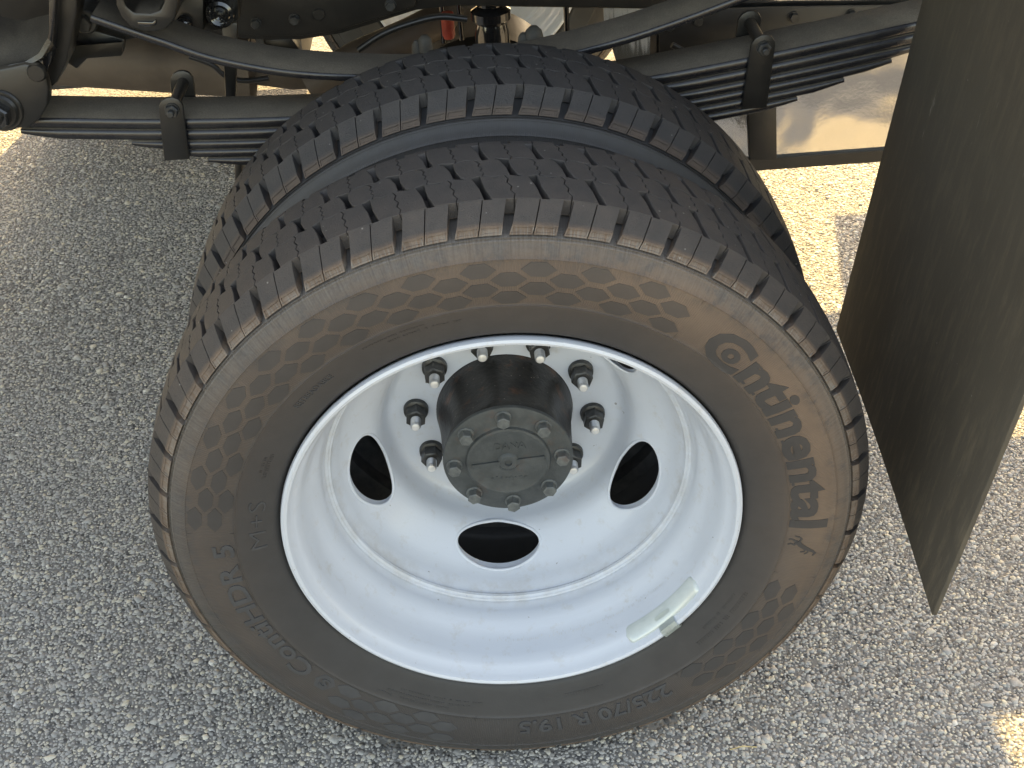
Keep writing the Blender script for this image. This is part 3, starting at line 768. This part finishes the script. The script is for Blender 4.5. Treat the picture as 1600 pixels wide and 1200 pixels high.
for k in range(8):
    a = math.radians(45*k+2); x, z = 0.0655*math.cos(a), 0.0655*math.sin(a); bm = bmesh.new()
    spin_solid(bm, [(0.0090, 0.1192), (0.0098, 0.1200), (0.0098, 0.1214)], 24, (x, 0, z)); hex_prof(bm, (x, 0, z), 0.0145, 0.1080, 0.1196, random.uniform(0, PI/3), 0.0008)
    bm_obj('cap_bolt', bm, M['capbolt'], hub, 35)
bm = bmesh.new(); spin_solid(bm, [(0.07, 0.30), (0.075, 0.42), (0.17, 0.44), (0.17, 0.50), (0.06, 0.52), (0.055, 1.0), (0.10, 1.05), (0.15, 1.12), (0.15, 1.26), (0.10, 1.33), (0.055, 1.38), (0.055, 2.2)], 40)
bm_obj('axle_housing', bm, M['chassis'], hub, 35)

# ---- springs
def sweep_leaf(path, y0, y1, th, mat, parent, name='leaf', taper=False):
    """path: (x, z) of the top surface; bullnosed long edges"""
    P = catmull(path, 6); bm = bmesh.new(); rings = []; n = len(P)
    for i, p in enumerate(P):
        d = P[min(i+1, n-1)]-P[max(i-1, 0)]; d.normalize(); nx, nz = -d.y, d.x
        if nz < 0: nx, nz = -nx, -nz
        t = th; yy0, yy1 = y0, y1
        if taper:
            e = min((P[i]-P[0]).length, (P[-1]-P[i]).length)
            if e < 0.04: t = th*(0.45+0.55*e/0.04)
        prof = []
        r = t/2*0.98
        for k in range(7):
            a = PI/2+PI*k/6; prof.append((yy0+r*0.55+r*0.55*math.cos(a), -t/2+t/2*math.sin(a)))
        for k in range(7):
            a = -PI/2+PI*k/6; prof.append((yy1-r*0.55+r*0.55*math.cos(a), -t/2+t/2*math.sin(a)))
        rings.append([bm.verts.new((p.x+nx*h, yy, p.y+nz*h+ZA)) for yy, h in prof])
    for A, B in zip(rings, rings[1:]):
        for k in range(14): bm.faces.new((A[k], A[(k+1) % 14], B[(k+1) % 14], B[k]))
    bm.faces.new(rings[0]); bm.faces.new(rings[-1][::-1])
    return bm_obj(name, bm, mat, parent, 50)
pack = empty('leaf_spring', truck); pack['label'] = 'main pack of stacked black spring leaves held by two clips'
mx = [-0.66, -0.573, -0.42, -0.262, -0.10, 0.05, 0.232, 0.40, 0.572, 0.75, 1.0]
mz = [0.331, 0.3235, 0.3095, 0.3005, 0.298, 0.303, 0.321, 0.343, 0.369, 0.398, 0.445]
def mainz(x): return float(np.interp(x, mx, mz))
off = 0.0
for i, (xa, xb, th) in enumerate(((-0.64, 1.0, 0.0150), (-0.60, 0.90, 0.0145), (-0.462, 0.580, 0.0112), (-0.420, 0.535, 0.0112), (-0.368, 0.475, 0.0112), (-0.31, 0.415, 0.0112))):
    xs = [xa]+[x for x in mx if xa+0.03 < x < xb-0.03]+[xb]
    sweep_leaf([(x, mainz(x)-off) for x in xs], 0.490+0.0006*(i % 2), 0.566, th, M['spring'], pack, taper=(i >= 1)); off += th+0.0014
def clip(xc, tilt, ztop, zbot):
    for (y0, y1) in ((0.4815, 0.4875), (0.5685, 0.5745)):
        bm = bmesh.new(); w = 0.0155
        pts = [(-w, zbot), (w*1.15, zbot), (w*1.02, ztop-0.010)]+[(w*math.cos(a), ztop-0.010+w*0.9*math.sin(a)) for a in np.linspace(0.3, PI-0.3, 6)]+[(-w, ztop-0.010)]
        prism(bm, [(xc+x+tilt*(ztop-z), y0, z+ZA) for x, z in pts], y1-y0); bmesh.ops.recalc_face_normals(bm, faces=bm.faces); bevel(bm, 0.0012)
        bm_obj('clip_plate', bm, M['bracket'], pack, 30)
    bm = bmesh.new(); zc = ztop-0.013
    spin_solid(bm, [(0.0078, 0.4880), (0.0078, 0.5680)], 20, (xc, 0, zc+ZA)); bm_obj('clip_spacer', bm, M['bracket'], pack, 40)
    bm = bmesh.new(); hex_prof(bm, (xc, 0, zc+ZA), 0.0155, 0.4735, 0.4812, 0.2); spin_solid(bm, [(0.0035, 0.4650), (0.0045, 0.4660), (0.0045, 0.4735)], 14, (xc, 0, zc+ZA))
    spin_solid(bm, [(0.0098, 0.4795), (0.0098, 0.4812)], 20, (xc, 0, zc+ZA)); bm_obj('clip_bolt', bm, M['nut'], pack, 35)
clip(-0.398, -0.12, 0.338, 0.2545)
clip(0.364, -0.09, 0.364, 0.268)
hp = empty('helper_spring', truck); hp['label'] = 'single curved overload leaf above the main pack'
sweep_leaf([(-0.472, 0.4525), (-0.40, 0.4190), (-0.323, 0.3850), (-0.205, 0.3570), (-0.02, 0.3430), (0.161, 0.3690), (0.328, 0.4160), (0.47, 0.4700)], 0.490, 0.566, 0.0105, M['spring'], hp)
# axle seat and u bolts
st = empty('spring_seat', truck)
bm = bmesh.new(); box(bm, -0.09, 0.09, 0.478, 0.578, ZA+0.20, ZA+0.222); bevel(bm, 0.003); bm_obj('clamp_plate', bm, M['bracket'], st, 30)
for xx in (-0.075, 0.075):
    bm = bmesh.new(); tube(bm, [(xx, 0.482, ZA+0.10), (xx, 0.482, ZA+0.325)]+[(xx, 0.528-0.046*math.cos(a), ZA+0.325+0.018*math.sin(a)) for a in np.linspace(0.3, PI-0.3, 7)]+[(xx, 0.574, ZA+0.325), (xx, 0.574, ZA+0.10)], 0.008, 12)
    bm_obj('u_bolt', bm, M['nut'], st, 50)
for (px, py, r) in ((664, 66, 0.011), (651, 74, 0.0075), (834, 52, 0.0135), (818, 62, 0.009)):
    bm = bmesh.new(); c = at(px, py, 0.66); tube(bm, [c+Vector((0, 0, -0.05)), c+Vector((0, 0, -0.006)), c+Vector((0, 0, 0.004)), c+Vector((0, 0, 0.010))], [r, r, r*0.85, r*0.4], 16); bm_obj('bump_stop', bm, M['rubberpad'], st, 60)
px_plate('drop_link', [(366, 243), (378, 246), (378, 290), (367, 290)], 0.50, 0.05, M['bracket'], st)

# ---- frame rail
rail = empty('frame_rail', truck)
px_plate('rail_web', [(286, 60), (330, 56), (400, 62), (470, 62), (530, 53), (590, 35), (650, 16), (720, 8), (1046, 13), (1300, -40), (1300, -330), (-100, -250), (-60, 30), (150, 45)], 0.75, 0.008, M['chassis'], rail, 0.0015)
bm = bmesh.new(); path = [(330, 55), (400, 61), (470, 61), (530, 52), (590, 34), (650, 15), (720, 7)]
px_plate('rail_bulge', [(330, 50), (400, 57), (470, 57), (530, 48), (590, 30), (650, 11), (650, -60), (330, -60)], 0.738, 0.012, M['chassis'], rail, 0.004)
for a, b in (((720, 9), (1046, 14)),):
    p, q = at(*a, 0.75), at(*b, 0.75); bm = bmesh.new(); v = [bm.verts.new(x) for x in (p, q, q+Vector((0, 0.07, 0)), p+Vector((0, 0.07, 0)))]; bm.faces.new(v)
    bmesh.ops.solidify(bm, geom=bm.faces[:], thickness=0.007); bm_obj('rail_flange', bm, M['chassis'], rail)
# rail continues, out of sight, to carry the added slab overhead
bm = bmesh.new(); box(bm, -3.0, 1.5, 0.765, 0.84, ZA+0.44, ZA+0.68); box(bm, -3.0, 1.5, 1.56, 1.63, ZA+0.44, ZA+0.68); bm_obj('rail_upper', bm, M['chassis'], rail)
c = at(498, 22, 0.738); bm = bmesh.new(); spin_solid(bm, [(0.0075, -0.003), (0.0085, -0.002), (0.0085, 0.001)], 20, c); bm_obj('cast_mark', bm, M['bracket'], rail, 35)
# ringed bush above the helper leaf
c = at(344, 22, 0.60); bm = bmesh.new()
spin_solid(bm, [(0.001, -0.010), (0.004, -0.012), (0.0055, -0.009), (0.0085, -0.011), (0.010, -0.0085), (0.0125, -0.010), (0.014, -0.006), (0.018, -0.004), (0.0195, 0.0), (0.0195, 0.10), (0.022, 0.15)], 40, c)
bm_obj('link_bush', bm, M['shiny'], rail, 30)
px_plate('bush_mount', [(308, 0), (322, -40), (372, -40), (374, 30), (362, 46), (330, 50), (310, 40)], 0.635, 0.03, M['bracket'], rail, 0.004)
px_plate('sway_link', [(346, 36), (371, 36), (368, 152), (352, 152)], 0.62, 0.012, M['bracket'], rail, 0.002)
c = at(288, 36, 0.60); bm = bmesh.new(); spin_solid(bm, [(0.001, -0.012), (0.007, -0.010), (0.010, -0.004), (0.011, 0.0)], 20, c); bm_obj('rivet', bm, M['shiny'], rail, 60)
px_plate('rail_bracket', [(270, 0), (318, -10), (318, 52), (290, 60), (262, 50)], 0.605, 0.03, M['bracket'], rail, 0.003)

# ---- left hanger group
hg = empty('spring_hanger', truck); hg['label'] = 'cast spring hanger with large eye bolt at the front end of the springs'
px_plate('hanger_cheek', [(-90, 104), (-20, 110), (0, 108), (20, 104), (38, 100), (56, 102), (68, 112), (73, 126), (76, 138), (74, 165), (62, 186), (44, 201), (-90, 206)], 0.468, 0.018, M['bracket'], hg, 0.004)
px_plate('hanger_cheek', [(-90, 118), (60, 112), (78, 134), (76, 180), (60, 200), (-90, 204)], 0.572, 0.016, M['bracket'], hg, 0.003)
# curved saddle above the cheek
bm = bmesh.new(); rings = []
sad = [(-95, 18, 0.60), (-40, 30, 0.60), (0, 24, 0.60), (20, 30, 0.60), (40, 32, 0.60), (60, 26, 0.60), (80, 22, 0.60)]
low = [(-95, 112, 0.475), (-40, 112, 0.475), (0, 107, 0.475), (16, 101, 0.475), (38, 97, 0.475), (60, 84, 0.475), (74, 60, 0.475)]
R_ = []
for k in range(9):
    t = k/8; row = []
    for (a, b) in zip(sad, low):
        p = at(*a)*(1-t)+at(*b)*t; p.z -= 0.022*math.sin(PI*t); row.append(bm.verts.new(p))
    R_.append(row)
for A, B in zip(R_, R_[1:]):
    for j in range(len(A)-1): bm.faces.new((A[j], A[j+1], B[j+1], B[j]))
bmesh.ops.recalc_face_normals(bm, faces=bm.faces)
bmesh.ops.solidify(bm, geom=bm.faces[:], thickness=0.006)
bm_obj('hanger_saddle', bm, M['spring'], hg, 50)
px_plate('hanger_rib', [(76, -60), (92, -60), (84, 40), (78, 98), (72, 112), (66, 100), (76, 50)], 0.50, 0.05, M['spring'], hg, 0.002)
px_plate('hanger_post', [(84, -60), (122, -60), (120, 20), (112, 60), (104, 98), (90, 128), (80, 138), (72, 108), (82, 60)], 0.53, 0.05, M['bracket'], hg, 0.003)
c = at(2, 172, 0.468); bm = bmesh.new(); spin_solid(bm, [(0.026, -0.004), (0.028, -0.002), (0.028, 0.002)], 36, c); spin_solid(bm, [(0.020, -0.009), (0.023, -0.006), (0.023, -0.003)], 36, c); bm_obj('bolt_washer', bm, M['bracket'], hg, 35)
bm = bmesh.new(); hex_prof(bm, c, 0.029, -0.026, -0.008, 0.35, 0.002); bm_obj('eye_nut', bm, M['shiny'], hg, 35)
bm = bmesh.new(); spin_solid(bm, [(0.006, -0.036), (0.0082, -0.0345), (0.0085, -0.026)], 24, c); bm_obj('eye_bolt', bm, M['nut'], hg, 35)
c = at(58, 112, 0.470); bm = bmesh.new(); spin_solid(bm, [(0.010, -0.006), (0.012, -0.003), (0.012, 0.0)], 28, c); bm_obj('hanger_pin', bm, M['bracket'], hg, 35)
# second bolt and gusset behind the post
px_plate('gusset', [(110, 50), (120, 40), (195, 62), (190, 88), (136, 92), (120, 108), (104, 98)], 0.63, 0.02, M['bracket'], hg, 0.002)
bm = bmesh.new(); pp = [at(112, 72, 0.60), at(192, 66, 0.60), at(190, 66, 0.70), at(116, 42, 0.70)]; v = [bm.verts.new(x) for x in pp]; bm.faces.new(v); bmesh.ops.solidify(bm, geom=bm.faces[:], thickness=0.008); bm_obj('gusset_shelf', bm, M['spring'], hg)
px_plate('mount_plate', [(118, -60), (200, -60), (215, 60), (190, 64), (124, 54)], 0.64, 0.03, M['bracket'], hg, 0.003)
c = at(132, 34, 0.60); bm = bmesh.new(); spin_solid(bm, [(0.015, -0.002), (0.017, 0.0), (0.017, 0.04)], 30, c); hex_prof(bm, c, 0.020, -0.013, -0.001, 0.1, 0.002); bm_obj('hanger_bolt', bm, M['nut'], hg, 35)
# stop bracket that the overload leaf runs under
px_plate('stop_cradle', [(180, -60), (181, 8), (190, 28), (204, 42), (222, 49), (244, 50), (262, 44), (273, 30), (278, 8), (280, -60), (258, -60), (256, 4), (250, 16), (236, 21), (210, 20), (197, 10), (192, -4), (190, -60)], 0.478, 0.10, M['bracket'], hg, 0.003)
px_plate('stop_lug', [(214, 34), (238, 35), (243, 31), (244, 39), (230, 43), (217, 41)], 0.474, 0.01, M['shiny'], hg, 0.001)

# ---- exhaust, tank, shock and small things behind
ex = empty('exhaust_pipe', truck)
c0 = at(236, 93, 0.98); bm = bmesh.new(); p1 = at(-140, 68, 0.98); p2 = at(395, 104, 0.98); tube(bm, [p1, c0, p2], 0.052, 40); bm_obj('muffler', bm, M['pipe'], ex, 50)
bm = bmesh.new(); p3 = at(460, 112, 0.98); tube(bm, [p2, at(402, 104, .98), p3, at(520, 112, 1.0)], [0.056, 0.030, 0.030, 0.026], 24); bm_obj('pipe', bm, M['pipe'], ex, 50)
bm = bmesh.new(); tube(bm, [at(480, 135, 0.9), at(560, 90, 0.92), at(640, 55, 0.95), at(690, 30, 0.98), at(700, 10, 1.0)], 0.028, 24); bm_obj('pipe', bm, M['pipe'], ex, 50)
sh_ = empty('shock_absorber', truck)
bm = bmesh.new(); c = at(768, 40, 0.80)
spin_solid(bm, [(0.012, -0.16), (0.026, -0.15), (0.026, -0.01), (0.022, 0.005), (0.030, 0.012), (0.030, 0.024), (0.018, 0.032), (0.018, 0.10)], 32, c, axis='z'); bm_obj('shock_body', bm, M['shiny'], sh_, 40)
bm = bmesh.new(); c = at(700, 40, 0.86); spin_solid(bm, [(0.008, -0.02), (0.010, -0.015), (0.010, 0.02)], 18, c, axis='z'); bm_obj('brake_fitting', bm, M['red'], sh_, 40)
for a, b in (((715, -10), (722, 62)), ((690, 0), (694, 66)), ((884, -5), (886, 56)), ((1008, 10), (1010, 60)), ((1020, 10), (1018, 60))):
    bm = bmesh.new(); tube(bm, [at(*a, 0.9), at(*b, 0.9)], 0.0045, 10); bm_obj('brake_line', bm, M['shiny'], sh_, 50)
for (px, py, pts) in ((0, 0, [(410, 62), (455, 60), (466, 74), (470, 90), (440, 92), (418, 84)]),):
    px_plate('cross_bracket', pts, 1.0, 0.04, M['bracket'], sh_, 0.003)

for pts, rr_ in (([(296, 88), (330, 100), (352, 118), (380, 126), (420, 122)], 0.0042), ([(560, 78), (600, 52), (650, 34), (690, 26), (730, 30)], 0.005), ([(1050, 70), (1090, 88), (1120, 72), (1168, 60), (1260, 40)], 0.0045), ([(20, 60), (70, 52), (110, 66), (150, 84)], 0.0045)):
    bm = bmesh.new(); tube(bm, catmull([at(x, y, 0.72) for x, y in pts], 5), rr_, 10); bm_obj('brake_hose', bm, M['bracket'], sh_, 50)
for x, y in ((1046, 40), (1090, 32), (1240, 26), (1330, 22), (610, 8), (460, 30), (400, 36)):
    Yb = 0.785 if x > 1000 else 0.738
    c = at(x, y, Yb); bm = bmesh.new(); spin_solid(bm, [(0.0085, -0.002), (0.0085, 0.0005)], 18, c); hex_prof(bm, c, 0.0125, -0.009, -0.0015, random.random(), 0.001); bm_obj('frame_bolt', bm, M['nut'], rail, 35)
tank = empty('fuel_tank', truck); tank['label'] = 'glossy black tank panel behind the springs'
bm = bmesh.new(); tl = at(1016, 40, 0.80); zb = at(1300, 250, 0.80).z; box(bm, tl.x, 0.75, 0.80, 1.50, zb, ZA+0.34); bevel(bm, 0.012, 3)
bm_obj('tank_body', bm, M['tank'], tank, 30)
bm = bmesh.new(); box(bm, tl.x+0.01, 0.74, 0.793, 0.806, zb-0.006, zb+0.014); bevel(bm, 0.003); bm_obj('tank_lip', bm, M['bracket'], tank, 30)
px_plate('tank_shield', [(1030, 18), (1200, 12), (1470, 8), (1470, 40), (1330, 90), (1180, 140), (1030, 140)], 0.785, 0.006, M['chassis'], tank, 0.001)
px_plate('tank_dark_strip', [(1168, 150), (1213, 140), (1214, 250), (1172, 250)], 0.790, 0.008, M['bracket'], tank, 0.001)  # dark strip laid on for the dark reflection at the tank's left end

# ---- mud flap
def flap_pt(u, w):
    """u: 0 outer edge .. 1 inner edge, w: height above the bottom edge"""
    y = -0.088+0.556*u; x = 0.4690+0.031*u+(0.160-0.030*u)*w*(1-0.05*w); z = ZA-0.100+0.014*u+w
    return Vector((x+0.004*math.sin(PI*u), y, z))
flap = empty('mud_flap', truck); flap['label'] = 'wide black rubber flap hanging behind the wheel'
bm = bmesh.new(); NU, NW = 16, 30; gr = [[bm.verts.new(flap_pt(i/NU, 0.75*j/NW)) for i in range(NU+1)] for j in range(NW+1)]
for j in range(NW):
    for i in range(NU): bm.faces.new((gr[j][i], gr[j][i+1], gr[j+1][i+1], gr[j+1][i]))
bmesh.ops.recalc_face_normals(bm, faces=bm.faces); bmesh.ops.solidify(bm, geom=bm.faces[:], thickness=0.006)
bmesh.ops.recalc_face_normals(bm, faces=bm.faces); bevel(bm, 0.0012, 2, 50)
bm_obj('flap_sheet', bm, M['flap'], flap, 40)
bm = bmesh.new(); a = flap_pt(0, 0.74); b = flap_pt(1, 0.74); box(bm, a.x-0.02, b.x+0.03, -0.09, 0.75, a.z, a.z+0.05); bm_obj('flap_hanger', bm, M['bracket'], flap)

# ---- far side of the truck: wheel pair, plus added unseen shapes that cast the shade
def far_wheel(y, mirror):
    w = empty('wheel', truck, (0, y, ZA)); w['label'] = 'wheel at the far end of the axle'
    t = bpy.data.objects.new('tyre', ME_TYRE); link(t, w); r_ = bpy.data.objects.new('rim', ME_RIM); link(r_, w)
    if mirror: r_.scale = (1, -1, 1); r_.location = (0, 0.166, 0)
    for i in range(0, NP):
        pass
    joined([(LUG[(h, f)], i*DT) for i in range(NP) for h in range(2) for f in (False, True)], 'shoulder_lugs', w, M['tread'])
    joined([(BLK[(r, h)], i*DT) for i in range(NP) for h in range(2) for r in range(3)], 'tread_blocks', w, M['tread'])
far_wheel(1.96, False); far_wheel(2.235, True)
shade_deck = empty('shade_group', truck)  # holds unseen shapes added to shade the ground
zd = ZA+0.76; XE = 1.08
bm = bmesh.new(); prism(bm, [Vector((x, 0.30, z)) for x, z in ((-1.9, zd), (0.90, zd), (0.90, zd+0.1), (-1.9, zd+0.1))], 2.15)  # unseen slab, sized so its shadow edges fall right on the ground
box(bm, 0.9005, XE, 0.30, 1.36, zd, zd+0.10); box(bm, 0.9005, XE, 1.60, 2.45, zd, zd+0.10); bm_obj('shade_deck', bm, M['shade_blk'], shade_deck)  # gap in the rear edge lets a sun patch through
bm = bmesh.new(); box(bm, -1.9, 0.90, 0.30, 2.45, zd+0.102, zd+0.75); bm_obj('shade_box', bm, M['shade_boxw'], shade_deck)  # added unseen block, lengthens the shade towards the camera
bm = bmesh.new(); box(bm, -1.14, -0.44, 2.02, 2.44, 0.14, zd-0.002); bevel(bm, 0.01); bm_obj('shade_block_front', bm, M['shade_blk'], shade_deck)  # added unseen block, sets the shadow edge on the left ground

bm = bmesh.new(); box(bm, 0.955, 1.6, 2.36, 2.445, 0.86, zd-0.002); bevel(bm, 0.04, 5); bm_obj('shade_block_rear', bm, M['shade_blk'], shade_deck)  # added unseen block, casts the rounded shadow at the right

bm = bmesh.new(); box(bm, -0.50, 0.50, 2.35, 2.44, 0.84, zd-0.002); bevel(bm, 0.02); bm_obj('shade_skirt', bm, M['shade_blk'], shade_deck)  # added unseen block, stops a stray sun sliver beside the tyre

# ---- dry straw on the asphalt
p = [at(1138, 1176, 0), ]
def ground(px, py):
    d = fw + rt*((px-800)/FPX) + up*((600-py)/FPX); return CP+d*(-CP.z/d.z)
a, b = ground(1140, 1176), ground(1182, 1172); bm = bmesh.new(); tube(bm, [a+Vector((0, 0, .006)), (a+b)/2+Vector((0, 0.002, .008)), b+Vector((0, 0, .006))], 0.0009, 6)
o = bm_obj('straw', bm, simple('dry_straw', (0.45, 0.36, 0.18), (0.55, 0.45, 0.25), 0.7), None, 60)
o['label'] = 'thin dry yellow straw lying on the asphalt below the tyre'; o['category'] = 'straw'
